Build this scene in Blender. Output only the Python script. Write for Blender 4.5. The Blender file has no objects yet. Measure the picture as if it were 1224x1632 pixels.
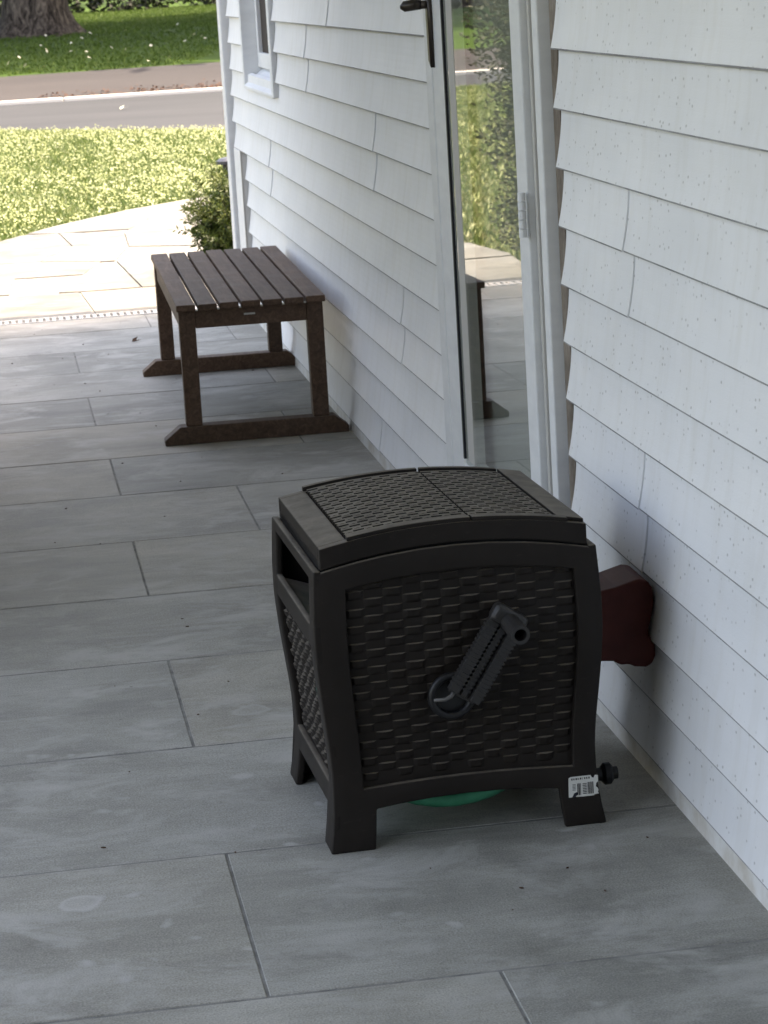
import bpy, bmesh, math, random
from mathutils import Vector, Matrix, noise as mnoise
R = math.radians
sc = bpy.context.scene
C = sc.collection
random.seed(7)

# ------------------------------------------------------------------ camera
F, PITCH, YAW, ROLL = 4109.448, 0.208032835, 0.143834195, -0.05935002
CAM = Vector((-0.9751459, 0.0, 1.3116906))
fw = Vector((math.sin(YAW)*math.cos(PITCH), math.cos(YAW)*math.cos(PITCH), -math.sin(PITCH)))
r0 = Vector((math.cos(YAW), -math.sin(YAW), 0)); u0 = r0.cross(fw)
rt = r0*math.cos(ROLL) + u0*math.sin(ROLL); up = rt.cross(fw)
cd = bpy.data.cameras.new('camera'); cam = bpy.data.objects.new('camera', cd); C.objects.link(cam)
cam.matrix_world = Matrix(((rt.x, up.x, -fw.x, CAM.x), (rt.y, up.y, -fw.y, CAM.y), (rt.z, up.z, -fw.z, CAM.z), (0, 0, 0, 1)))
cd.sensor_fit = 'VERTICAL'; cd.sensor_height = 36.0; cd.lens = 36.0*F/1632.0
cd.clip_start = 0.05; cd.clip_end = 2000
cd.dof.use_dof = True; cd.dof.focus_distance = 4.6; cd.dof.aperture_fstop = 22
sc.camera = cam
sc.render.resolution_x, sc.render.resolution_y = 768, 1024

# ------------------------------------------------------------------ light
SUN = Vector((0.50, 0.02, 0.86)).normalized()
w = bpy.data.worlds.new('World'); sc.world = w; w.use_nodes = True
nt = w.node_tree; bg = nt.nodes['Background']
sky = nt.nodes.new('ShaderNodeTexSky'); sky.sky_type = 'NISHITA'; sky.sun_disc = False
sky.sun_elevation = math.asin(SUN.z); sky.sun_rotation = math.atan2(SUN.x, SUN.y)
sky.air_density = 1.0; sky.dust_density = 4.0; sky.ozone_density = 1.0
nt.links.new(sky.outputs[0], bg.inputs[0]); bg.inputs[1].default_value = 0.15
sl = bpy.data.lights.new('sun', 'SUN'); sl.energy = 2.0; sl.angle = R(0.53); sl.color = (1.0, 0.985, 0.955)
so = bpy.data.objects.new('sun', sl); C.objects.link(so); so.location = (5, -5, 20)
so.rotation_euler = (-SUN).to_track_quat('-Z', 'Y').to_euler()
vs = sc.view_settings
vs.view_transform = 'Standard'; vs.look = 'None'; vs.exposure = 2.68; vs.gamma = 1.0; vs.use_curve_mapping = False
vs.use_white_balance = True; vs.white_balance_temperature = 8600; vs.white_balance_tint = 15
try:
    sc.cycles.max_bounces = 10; sc.cycles.diffuse_bounces = 6; sc.cycles.glossy_bounces = 6
    sc.cycles.transparent_max_bounces = 16
except Exception: pass

# ------------------------------------------------------------------ helpers
class MB:
    def __init__(s): s.v = []; s.f = []
    def quad(s, a, b, c, d):
        n = len(s.v); s.v += [tuple(a), tuple(b), tuple(c), tuple(d)]; s.f.append((n, n+1, n+2, n+3))
    def tri(s, a, b, c):
        n = len(s.v); s.v += [tuple(a), tuple(b), tuple(c)]; s.f.append((n, n+1, n+2))
    def box(s, x0, x1, y0, y1, z0, z1):
        n = len(s.v)
        s.v += [(x0,y0,z0),(x1,y0,z0),(x1,y1,z0),(x0,y1,z0),(x0,y0,z1),(x1,y0,z1),(x1,y1,z1),(x0,y1,z1)]
        s.f += [tuple(n+i for i in q) for q in ((3,2,1,0),(4,5,6,7),(0,1,5,4),(1,2,6,5),(2,3,7,6),(3,0,4,7))]
        return s
    def prism(s, pts, axis, a, b):
        """extrude 2-D loop pts along an axis (0,1,2) from a to b"""
        n = len(s.v); k = len(pts)
        def P(p, t):
            if axis == 0: return (t, p[0], p[1])
            if axis == 1: return (p[0], t, p[1])
            return (p[0], p[1], t)
        s.v += [P(p, a) for p in pts] + [P(p, b) for p in pts]
        for i in range(k):
            j = (i+1) % k; s.f.append((n+i, n+j, n+k+j, n+k+i))
        s.f.append(tuple(n+i for i in reversed(range(k)))); s.f.append(tuple(n+k+i for i in range(k)))
        return s
    def tube(s, path, rad, seg=10, closed=False, caps=True):
        path = [Vector(p) for p in path]; k = len(path); base = len(s.v); pv = None
        for i, p in enumerate(path):
            if closed: t = path[(i+1) % k]-path[i-1]
            else: t = path[min(i+1, k-1)]-path[max(i-1, 0)]
            t.normalize()
            if pv is None: a = t.orthogonal().normalized()
            else: a = (pv - t*pv.dot(t)).normalized()
            pv = a; b = t.cross(a); r = rad[i] if isinstance(rad, (list, tuple)) else rad
            for j in range(seg):
                an = 2*math.pi*j/seg; s.v.append(tuple(p+(a*math.cos(an)+b*math.sin(an))*r))
        for i in range(k if closed else k-1):
            o, q = base+i*seg, base+((i+1) % k)*seg
            for j in range(seg): s.f.append((o+j, o+(j+1) % seg, q+(j+1) % seg, q+j))
        if not closed and caps:
            s.f.append(tuple(base+j for j in reversed(range(seg)))); s.f.append(tuple(base+(k-1)*seg+j for j in range(seg)))
        return s
    def mesh(s, name):
        m = bpy.data.meshes.new(name); m.from_pydata(s.v, [], s.f)
        bm = bmesh.new(); bm.from_mesh(m); bmesh.ops.recalc_face_normals(bm, faces=bm.faces); bm.to_mesh(m); bm.free()
        return m
    def rawmesh(s, name):
        m = bpy.data.meshes.new(name); m.from_pydata(s.v, [], s.f); return m
    def build(s, name, mat, parent=None, smooth=False, bevel=0.0, seg=2, raw=False):
        m = s.rawmesh(name) if raw else s.mesh(name)
        return link(name, m, mat, parent, smooth, bevel, seg)

def link(name, m, mat, parent=None, smooth=False, bevel=0.0, seg=2):
    o = bpy.data.objects.new(name, m); C.objects.link(o)
    if mat and not m.materials: m.materials.append(mat)
    if smooth:
        for p in m.polygons: p.use_smooth = True
    if bevel:
        b = o.modifiers.new('bevel', 'BEVEL'); b.width = bevel; b.segments = seg; b.limit_method = 'ANGLE'; b.angle_limit = R(35)
    if parent: o.parent = parent
    return o
def thing(name, label, cat, loc=(0,0,0), rz=0, group=None):
    o = bpy.data.objects.new(name, None); C.objects.link(o); o.location = loc; o.rotation_euler = (0,0,rz)
    o.empty_display_size = .1
    return tag(o, label, cat, group)
def tag(o, label, cat, group=None):
    o['label'] = label; o['category'] = cat
    if group: o['group'] = group
    return o
def structure(o): o['kind'] = 'structure'; return o
def stuff(o, label=None, cat=None):
    o['kind'] = 'stuff'
    if label: o['label'] = label
    if cat: o['category'] = cat
    return o

# ------------------------------------------------------------------ materials
def mat(name, col, rough=.6, spec=.4, build=None, bump=None, metal=0.0):
    m = bpy.data.materials.new(name); m.use_nodes = True; n = m.node_tree; b = n.nodes['Principled BSDF']
    b.inputs['Base Color'].default_value = (*col, 1); b.inputs['Roughness'].default_value = rough
    b.inputs['Specular IOR Level'].default_value = spec; b.inputs['Metallic'].default_value = metal
    if build: build(n, b)
    return m
def N(n, t, **kw):
    x = n.nodes.new(t)
    for k, v in kw.items():
        if k.startswith('i_'): x.inputs[k[2:]].default_value = v
        else: setattr(x, k, v)
    return x
def coords(n, scale=(1,1,1), space='Object'):
    if space == 'World':
        g = N(n, 'ShaderNodeNewGeometry'); src = g.outputs['Position']
    else:
        g = N(n, 'ShaderNodeTexCoord'); src = g.outputs['Object']
    mp = N(n, 'ShaderNodeMapping'); mp.inputs['Scale'].default_value = scale
    n.links.new(src, mp.inputs[0]); return mp.outputs[0]
def noise(n, vec, scale, detail=5, rough=.55, dist=0):
    t = N(n, 'ShaderNodeTexNoise'); t.inputs['Scale'].default_value = scale; t.inputs['Detail'].default_value = detail
    t.inputs['Roughness'].default_value = rough; t.inputs['Distortion'].default_value = dist
    n.links.new(vec, t.inputs['Vector']); return t.outputs['Fac']
def ramp(n, fac, stops, interp='LINEAR'):
    r = N(n, 'ShaderNodeValToRGB'); e = r.color_ramp; e.interpolation = interp
    while len(e.elements) < len(stops): e.elements.new(.5)
    for el, (p, c) in zip(e.elements, stops):
        el.position = p; el.color = (*c, 1) if len(c) == 3 else c
    n.links.new(fac, r.inputs[0]); return r.outputs[0]
def mix(n, fac, a, b, mode='MIX'):
    x = N(n, 'ShaderNodeMix'); x.data_type = 'RGBA'; x.blend_type = mode
    for sck, val in ((x.inputs[0], fac), (x.inputs[6], a), (x.inputs[7], b)):
        if isinstance(val, (int, float)): sck.default_value = val
        elif isinstance(val, tuple): sck.default_value = (*val, 1)
        else: n.links.new(val, sck)
    return x.outputs[2]
def bump(n, b, h, strength, dist=.01):
    x = N(n, 'ShaderNodeBump'); x.inputs['Strength'].default_value = strength; x.inputs['Distance'].default_value = dist
    n.links.new(h, x.inputs['Height']); n.links.new(x.outputs[0], b.inputs['Normal'])
def obj_rand(n): return N(n, 'ShaderNodeObjectInfo').outputs['Random']
g3 = lambda v: (v, v, v)

def siding_nodes(n, b):
    v = coords(n, (1,1,1), 'World')
    big = noise(n, coords(n, (1,.9,2.2), 'World'), 2.2, 4)
    c = ramp(n, big, [(.3, (.74,.75,.765)), (.7, (.83,.835,.845))])
    streak = noise(n, coords(n, (1,7,1.2), 'World'), 3.0, 5, .65)
    c = mix(n, ramp(n, streak, [(.48, g3(0)), (.8, g3(.36))]), c, (.62,.60,.55))
    # fly specks: sparse small dark dots
    vo = N(n, 'ShaderNodeTexVoronoi'); vo.inputs['Scale'].default_value = 78; n.links.new(coords(n, (.8,.62,1), 'World'), vo.inputs['Vector'])
    vo.inputs['Randomness'].default_value = 1
    dot = ramp(n, vo.outputs['Distance'], [(.11, g3(1)), (.22, g3(0))])
    keep = ramp(n, vo.outputs['Color'], [(.42, g3(0)), (.5, g3(1))])
    patch = ramp(n, noise(n, v, 3.5, 3), [(.3, g3(.25)), (.55, g3(1))])
    # specks occur on the part nearer than the door
    sx = N(n, 'ShaderNodeSeparateXYZ'); n.links.new(v, sx.inputs[0])
    mr = N(n, 'ShaderNodeMapRange'); mr.inputs[1].default_value = 4.2; mr.inputs[2].default_value = 4.9; mr.inputs[3].default_value = .62; mr.inputs[4].default_value = .05
    n.links.new(sx.outputs[1], mr.inputs[0])
    f = mix(n, 1.0, dot, keep, 'MULTIPLY'); f = mix(n, 1.0, f, patch, 'MULTIPLY'); f = mix(n, 1.0, f, mr.outputs[0], 'MULTIPLY')
    c = mix(n, f, c, (.30,.29,.28))
    n.links.new(c, b.inputs['Base Color'])
    bump(n, b, noise(n, coords(n, (1,14,60), 'World'), 6, 4), .12, .002)
M = {}
M['siding'] = mat('white_vinyl', (.78,.79,.79), .45, .35, siding_nodes)
def trim_nodes(n, b):
    c = ramp(n, noise(n, coords(n, (1,1,3), 'World'), 9, 5, .65), [(.3, (.68,.69,.70)), (.7, (.765,.775,.775))])
    n.links.new(c, b.inputs['Base Color'])
    bump(n, b, noise(n, coords(n, (1,1,1), 'World'), 240, 2), .1, .001)
M['lip_shade'] = mat('shaded_board_edge', (.25,.25,.255), .7, .2, lambda n, b: n.links.new(ramp(n, noise(n, coords(n, (1,1,1), 'World'), 8, 4), [(.3, (.17,.17,.175)), (.7, (.40,.40,.405))]), b.inputs['Base Color']))  # dark colour paints the shadow line under each board's lower edge
M['trim'] = mat('white_trim_paint', (.76,.77,.77), .5, .35, trim_nodes)
def dirty_nodes(n, b):
    c = ramp(n, noise(n, coords(n, (1,1,.6), 'World'), 14, 6, .7), [(.3, (.09,.07,.055)), (.55, (.24,.20,.165)), (.75, (.40,.36,.32))])
    n.links.new(c, b.inputs['Base Color'])
M['dirty'] = mat('dirty_channel', (.25,.2,.17), .8, .2, dirty_nodes)
M['grey_trim'] = mat('weathered_aluminium', (.50,.485,.46), .55, .3)
M['gasket'] = mat('black_gasket', (.012,.014,.018), .6, .3)
M['bronze'] = mat('bronze_handle', (.035,.026,.02), .38, .6, metal=.3)
M['white_plain'] = mat('white_roof_paint', (.8,.8,.79), .7, .2)
M['inner_door'] = mat('inner_door_paint', (.36,.355,.325), .6, .3)
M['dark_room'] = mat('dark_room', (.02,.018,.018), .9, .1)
M['screen'] = mat('window_screen', (.035,.025,.022), .7, .3)

def glass_nodes(n, b):
    out = [x for x in n.nodes if x.type == 'OUTPUT_MATERIAL'][0]
    tr = N(n, 'ShaderNodeBsdfTransparent'); tr.inputs[0].default_value = (.9,.93,.92,1)
    gl = N(n, 'ShaderNodeBsdfGlossy'); gl.inputs['Roughness'].default_value = .012; gl.inputs[0].default_value = (.95,.97,.96,1)
    fr = N(n, 'ShaderNodeFresnel'); fr.inputs[0].default_value = 1.52
    bp = N(n, 'ShaderNodeBump'); bp.inputs['Strength'].default_value = .035; bp.inputs['Distance'].default_value = .0015
    n.links.new(noise(n, coords(n, (1,1.2,2.6), 'World'), 3.2, 1), bp.inputs['Height'])
    n.links.new(bp.outputs[0], gl.inputs['Normal']); n.links.new(bp.outputs[0], fr.inputs['Normal'])
    ms = N(n, 'ShaderNodeMixShader'); f2 = N(n, 'ShaderNodeMath'); f2.operation = 'MULTIPLY'; f2.inputs[1].default_value = 2; n.links.new(fr.outputs[0], f2.inputs[0])
    f1 = N(n, 'ShaderNodeMath'); f1.operation = 'ADD'; f1.inputs[1].default_value = 1; n.links.new(fr.outputs[0], f1.inputs[0])
    fd = N(n, 'ShaderNodeMath'); fd.operation = 'DIVIDE'; n.links.new(f2.outputs[0], fd.inputs[0]); n.links.new(f1.outputs[0], fd.inputs[1])
    # both faces of the thin pane are counted where light enters it; the exit face lets it pass
    gg = N(n, 'ShaderNodeNewGeometry'); sb = N(n, 'ShaderNodeMath'); sb.operation = 'SUBTRACT'; sb.inputs[0].default_value = 1; n.links.new(gg.outputs['Backfacing'], sb.inputs[1])
    fm = N(n, 'ShaderNodeMath'); fm.operation = 'MULTIPLY'; n.links.new(fd.outputs[0], fm.inputs[0]); n.links.new(sb.outputs[0], fm.inputs[1])
    n.links.new(fm.outputs[0], ms.inputs[0]); n.links.new(tr.outputs[0], ms.inputs[1]); n.links.new(gl.outputs[0], ms.inputs[2])
    n.links.new(ms.outputs[0], out.inputs[0])
M['glass'] = mat('door_glass', (1,1,1), 0, .5, glass_nodes)

def stone_nodes(warm):
    def f(n, b):
        v = coords(n, (1,1,1), 'World'); rd = obj_rand(n)
        big = noise(n, coords(n, (1.0,1.5,1), 'World'), 2.1, 8, .68, .5)
        c = ramp(n, big, [(.30, (.195,.191,.172)), (.5, (.315,.308,.280)), (.70, (.430,.421,.390))])
        tint = ramp(n, rd, [(0, (.80,.81,.80)), (.35, (1.0,1.0,.98)), (.7, (1.10,1.06,.99)), (1, (.92,.95,.97))])
        c = mix(n, 1.0, c, tint, 'MULTIPLY')
        # grain running along the rows
        gr = noise(n, coords(n, (3,22,1), 'World'), 3, 5, .7)
        c = mix(n, .28, c, ramp(n, gr, [(.3, g3(.35)), (.7, g3(.66))]), 'OVERLAY')
        fine = noise(n, v, 330, 2, .6)
        c = mix(n, .65, c, ramp(n, fine, [(.3, g3(.28)), (.7, g3(.72))]), 'OVERLAY')
        # dried water spots: pale blotches with lighter rims
        vo = N(n, 'ShaderNodeTexVoronoi'); vo.inputs['Scale'].default_value = 5.2
        dv = N(n, 'ShaderNodeVectorMath'); dv.operation = 'ADD'
        nz = N(n, 'ShaderNodeTexNoise'); nz.inputs['Scale'].default_value = 13; n.links.new(v, nz.inputs['Vector'])
        ml = N(n, 'ShaderNodeVectorMath'); ml.operation = 'SCALE'; ml.inputs[3].default_value = .065
        n.links.new(nz.outputs['Color'], ml.inputs[0]); n.links.new(v, dv.inputs[0]); n.links.new(ml.outputs[0], dv.inputs[1])
        n.links.new(dv.outputs[0], vo.inputs['Vector'])
        keep = ramp(n, vo.outputs['Color'], [(.40, g3(0)), (.5, g3(1))])
        ring = ramp(n, vo.outputs['Distance'], [(0, g3(.45)), (.10, g3(.35)), (.145, g3(.8)), (.19, g3(0))])
        sx = N(n, 'ShaderNodeSeparateXYZ'); n.links.new(v, sx.inputs[0])
        mr = N(n, 'ShaderNodeMapRange'); mr.inputs[1].default_value = 3.9; mr.inputs[2].default_value = 5.2; mr.inputs[3].default_value = .95; mr.inputs[4].default_value = .15
        n.links.new(sx.outputs[1], mr.inputs[0])
        k = mix(n, 1.0, ring, keep, 'MULTIPLY'); k = mix(n, 1.0, k, mr.outputs[0], 'MULTIPLY')
        c = mix(n, k, c, (.52,.512,.49))
        vs_ = N(n, 'ShaderNodeTexVoronoi'); vs_.inputs['Scale'].default_value = 15; n.links.new(dv.outputs[0], vs_.inputs['Vector'])
        k2 = mix(n, 1.0, ramp(n, vs_.outputs['Distance'], [(.06, g3(.8)), (.16, g3(.35)), (.22, g3(0))]), ramp(n, vs_.outputs['Color'], [(.62, g3(0)), (.72, g3(1))]), 'MULTIPLY')
        c = mix(n, mix(n, 1.0, k2, mr.outputs[0], 'MULTIPLY'), c, (.48,.473,.455))
        eff = ramp(n, noise(n, coords(n, (1.3,1.9,1), 'World'), 3.6, 8, .70, .5), [(.5, g3(0)), (.66, g3(.75))])
        c = mix(n, eff, c, (.47,.46,.43))
        # dark specks
        v2 = N(n, 'ShaderNodeTexVoronoi'); v2.inputs['Scale'].default_value = 9; n.links.new(v, v2.inputs['Vector'])
        sp = ramp(n, v2.outputs['Distance'], [(.025, g3(.8)), (.05, g3(0))]); kp = ramp(n, v2.outputs['Color'], [(.7, g3(0)), (.75, g3(1))])
        c = mix(n, mix(n, 1.0, sp, kp, 'MULTIPLY'), c, (.03,.03,.03))
        if warm: c = mix(n, 1.0, c, (.53,.545,.56), 'MULTIPLY')
        n.links.new(c, b.inputs['Base Color'])
        h = mix(n, .5, noise(n, coords(n, (1,3,1), 'World'), 14, 6), fine)
        bump(n, b, h, .35, .004)
        rr = ramp(n, big, [(.3, g3(.5)), (.7, g3(.66))]); n.links.new(rr, b.inputs['Roughness'])
    return f
M['bluestone'] = mat('bluestone', (.16,.165,.165), .6, .35, stone_nodes(False))
M['flagstone'] = mat('flagstone', (.2,.19,.17), .75, .25, stone_nodes(True))
M['tan_flagstone'] = mat('tan_flagstone', (.2,.19,.17), .75, .25,
    lambda n, b: n.links.new(ramp(n, noise(n, coords(n, (1,1,1), 'World'), 6, 6, .65), [(.3, (.19,.184,.158)), (.7, (.245,.237,.21))]), b.inputs['Base Color']))
M['mortar'] = mat('grey_mortar', (.16,.16,.155), .9, .1,
    lambda n, b: n.links.new(ramp(n, noise(n, coords(n, (1,1,1), 'World'), 25, 5), [(.3, (.16,.157,.148)), (.7, (.33,.324,.305))]), b.inputs['Base Color']))
def wood_nodes(n, b):
    v = coords(n, (14,1.1,14)); rd = obj_rand(n)
    gr = noise(n, v, 4.5, 7, .7, .9)
    c = ramp(n, gr, [(.25, (.050,.025,.015)), (.5, (.100,.058,.037)), (.75, (.165,.106,.073))])
    c = mix(n, 1.0, c, ramp(n, rd, [(0, (.72,.70,.68)), (1, (1.22,1.18,1.14))]), 'MULTIPLY')
    wr = ramp(n, noise(n, coords(n, (1,1,1)), 11, 5), [(.5, g3(.1)), (.75, g3(.4))])
    g = N(n, 'ShaderNodeNewGeometry'); sx = N(n, 'ShaderNodeSeparateXYZ'); n.links.new(g.outputs['Normal'], sx.inputs[0])
    wr = mix(n, 1.0, wr, ramp(n, sx.outputs[2], [(.5, g3(.12)), (.9, g3(1))]), 'MULTIPLY')
    c = mix(n, wr, c, (.20,.172,.148))
    n.links.new(c, b.inputs['Base Color']); bump(n, b, gr, .4, .003)
M['wood'] = mat('dark_weathered_wood', (.07,.05,.04), .62, .35, wood_nodes)
def plast_nodes(n, b):
    c = ramp(n, noise(n, coords(n, (1,1,1)), 7, 5), [(.3, (.0122,.0094,.0079)), (.7, (.020,.0154,.0129))])
    sc_ = ramp(n, noise(n, coords(n, (1,1,3)), 38, 6, .75), [(.60, g3(0)), (.74, g3(.5))]); c = mix(n, sc_, c, (.055,.047,.040))
    # pale dust lies on faces that look up
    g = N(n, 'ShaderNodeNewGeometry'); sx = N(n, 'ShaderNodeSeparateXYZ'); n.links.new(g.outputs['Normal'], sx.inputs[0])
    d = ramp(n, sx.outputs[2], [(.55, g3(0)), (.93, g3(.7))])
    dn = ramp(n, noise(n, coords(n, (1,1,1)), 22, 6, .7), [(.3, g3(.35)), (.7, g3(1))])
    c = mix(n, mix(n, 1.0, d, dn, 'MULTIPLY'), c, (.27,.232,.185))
    n.links.new(c, b.inputs['Base Color'])
    bump(n, b, noise(n, coords(n, (1,1,1)), 420, 2), .14, .0008)
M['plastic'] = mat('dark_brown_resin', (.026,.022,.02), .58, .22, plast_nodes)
M['crank'] = mat('charcoal_plastic', (.032,.030,.029), .42, .45,
    lambda n, b: bump(n, b, noise(n, coords(n, (1,1,1)), 300, 2), .1, .0006))
M['steel'] = mat('dull_steel', (.16,.155,.15), .6, .4, metal=.4)
M['bright_steel'] = mat('bright_steel', (.55,.54,.5), .4, .5, metal=.5)
M['black'] = mat('black_plastic', (.012,.012,.013), .45, .4)
M['hose'] = mat('green_hose', (.02,.26,.15), .45, .4,
    lambda n, b: n.links.new(ramp(n, noise(n, coords(n, (1,1,1)), 30, 3), [(.3, (.02,.24,.13)), (.7, (.04,.33,.20))]), b.inputs['Base Color']))
M['maroon'] = mat('maroon_plastic', (.052,.013,.014), .5, .2,
    lambda n, b: n.links.new(ramp(n, noise(n, coords(n, (1,1,1)), 16, 5), [(.3, (.070,.014,.012)), (.7, (.108,.025,.020))]), b.inputs['Base Color']))
M['label'] = mat('label_paper', (.72,.72,.68), .55, .3)
M['ink'] = mat('label_ink', (.03,.03,.04), .6, .2)
M['grate'] = mat('pale_grate', (.70,.68,.64), .5, .3)
M['slot'] = mat('drain_pit', (.02,.02,.02), .9, .1)
def asphalt(c0, c1):
    def f(n, b):
        v = coords(n, (1,1,1), 'World')
        c = ramp(n, noise(n, coords(n, (.35,1,1), 'World'), .9, 6, .6), [(.3, c0), (.7, c1)])
        c = mix(n, .5, c, ramp(n, noise(n, v, 45, 3, .7), [(.3, g3(.3)), (.7, g3(.7))]), 'OVERLAY')
        n.links.new(c, b.inputs['Base Color'])
    return f
M['road'] = mat('asphalt', (.06,.06,.06), .85, .2, asphalt((.033,.037,.042), (.044,.048,.054)))
M['shoulder'] = mat('brownish_asphalt', (.06,.055,.05), .85, .2, asphalt((.038,.036,.037), (.050,.047,.048)))
M['kerb'] = mat('pale_concrete', (.5,.48,.45), .85, .2)
def ground_nodes(a, c_):
    def f(n, b):
        c = ramp(n, noise(n, coords(n, (1,1,1), 'World'), 1.4, 6, .7), [(.3, a), (.7, c_)])
        c = mix(n, .6, c, ramp(n, noise(n, coords(n, (1,1,1), 'World'), 30, 4, .7), [(.3, g3(.25)), (.7, g3(.75))]), 'OVERLAY')
        n.links.new(c, b.inputs['Base Color'])
    return f
M['lawn'] = mat('lawn_soil', (.06,.06,.03), .95, .1, ground_nodes((.045,.055,.018), (.085,.08,.035)))
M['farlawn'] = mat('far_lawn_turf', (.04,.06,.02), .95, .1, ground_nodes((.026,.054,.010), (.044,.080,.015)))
def leafy(a, b_, c_, scale=14, rough=.55, trans=.3):
    def f(n, b):
        rd = noise(n, coords(n, (1,1,1), 'World'), scale, 3, .7)
        col = ramp(n, rd, [(.25, a), (.5, b_), (.75, c_)])
        n.links.new(col, b.inputs['Base Color'])
        out = [x for x in n.nodes if x.type == 'OUTPUT_MATERIAL'][0]
        t = N(n, 'ShaderNodeBsdfTranslucent'); n.links.new(col, t.inputs[0])
        ms = N(n, 'ShaderNodeMixShader'); ms.inputs[0].default_value = trans
        n.links.new(b.outputs[0], ms.inputs[1]); n.links.new(t.outputs[0], ms.inputs[2]); n.links.new(ms.outputs[0], out.inputs[0])
    return f
M['blade'] = mat('grass_blade', (.08,.1,.03), .5, .4, leafy((.042,.084,.014), (.072,.118,.024), (.115,.150,.046), 5, .5, .3))
M['dry_blade'] = mat('dry_grass_blade', (.3,.27,.14), .5, .4, leafy((.14,.18,.05), (.27,.31,.13), (.50,.53,.36), 9, .5, .25))
M['yew'] = mat('yew_needles', (.05,.08,.02), .5, .4, leafy((.018,.036,.007), (.050,.078,.015), (.15,.18,.045), 12))
M['evergreen'] = mat('evergreen_leaves', (.03,.05,.02), .55, .3, leafy((.022,.030,.018), (.045,.055,.032), (.085,.095,.06), 9))
M['crown'] = mat('oak_leaves', (.04,.07,.02), .55, .3, leafy((.025,.05,.012), (.045,.075,.018), (.07,.10,.025), 2))
M['bush_dark'] = mat('dark_bush_leaves', (.03,.05,.02), .55, .3, leafy((.004,.007,.003), (.008,.013,.005), (.018,.026,.009), 2.5))
M['bush_grey'] = mat('grey_bush_leaves', (.08,.1,.07), .55, .3, leafy((.022,.031,.020), (.042,.054,.036), (.07,.083,.055), 2.5))
def bark_nodes(n, b):
    v = coords(n, (3.2,3.2,1.0), 'World')
    h = noise(n, v, 4.5, 7, .7, .6)
    c = ramp(n, h, [(.38, (.012,.010,.009)), (.5, (.055,.045,.038)), (.66, (.135,.112,.094))])
    n.links.new(c, b.inputs['Base Color']); bump(n, b, h, .9, .05)
M['bark'] = mat('bark', (.07,.055,.045), .9, .1, bark_nodes)
M['brown_leaf'] = mat('brown_leaf_litter', (.14,.07,.04), .8, .2, leafy((.045,.022,.016), (.085,.045,.03), (.14,.08,.055), 30, .8, .1))
M['pale_leaf'] = mat('pale_fallen_leaf', (.55,.53,.42), .6, .3)

# ------------------------------------------------------------------ terrain
def terrain_z(x, y):
    pts = [(-60, -.03), (29, -.03), (31.2, -.03), (34.6, .20), (42, .53), (62, .66), (110, 1.2), (400, 1.6)]
    for (a, za), (b_, zb) in zip(pts, pts[1:]):
        if y <= b_: return za+(zb-za)*max(0, (y-a))/(b_-a)
    return pts[-1][1]
mb = MB()
xs = [-300, -120, -60, -30, -15, -8, -4, -2, 0, 2, 4, 8, 15, 30, 60, 120, 300]
ys = [-60, -20, 0, 10, 20, 29, 31.2, 32.5, 34.6, 37, 42, 50, 62, 80, 110, 200, 400]
n0 = len(xs)
for y in ys:
    for x in xs: mb.v.append((x, y, terrain_z(x, y) - .005))
for j in range(len(ys)-1):
    for i in range(n0-1): mb.f.append((j*n0+i, j*n0+i+1, (j+1)*n0+i+1, (j+1)*n0+i))
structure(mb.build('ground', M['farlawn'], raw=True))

# near lawn: sheet around the walkway up to the road edge
ROAD_EDGE = [(-60, 31.0), (-25, 29.5), (-12, 28.9), (-8, 28.6), (-4.5, 28.0), (-2.4, 26.8), (-.81, 25.4), (1.09, 23.1), (3.2, 21.0), (8, 18.6), (20, 17.4), (60, 17)]
def edge_y(x):
    for (a, ya), (b_, yb) in zip(ROAD_EDGE, ROAD_EDGE[1:]):
        if x <= b_: return ya+(yb-ya)*(x-a)/(b_-a)
    return 17
mb = MB(); m2 = MB()
for (a, ya), (b_, yb) in zip(ROAD_EDGE, ROAD_EDGE[1:]):
    mb.quad((a,-40,-.027), (b_,-40,-.027), (b_,yb,-.027), (a,ya,-.027))
    m2.quad((a,ya,-.023), (b_,yb,-.023), (b_,31.1,-.023), (a,31.1,-.023))
structure(mb.build('lawn', M['lawn'])); structure(m2.build('road', M['road']))
m3 = MB()
for a, b_ in ((-60,-20), (-20,-6), (-6,-3), (-3,0), (0,3), (3,6), (6,20), (20,60)):
    e = lambda x: 34.5 + .05*x
    for f0, f1 in ((0,.5), (.5,1)):
        P = lambda x, f: (x, 31.25+(e(x)-31.25)*f, terrain_z(x, 31.25+(e(x)-31.25)*f)+.006)
        m3.quad(P(a,f0), P(b_,f0), P(b_,f1), P(a,f1))
structure(m3.build('road_shoulder', M['shoulder']))
mk = MB()
px = -60
while px < 60:
    L = 3.0; d = random.uniform(-.012, .012)
    mk.box(px, px+L-.012, 31.06-.03*0+d, 31.26+d, -.06, .018+random.uniform(-.004,.004)); px += L
structure(mk.build('kerb', M['kerb'], bevel=.01))

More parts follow.
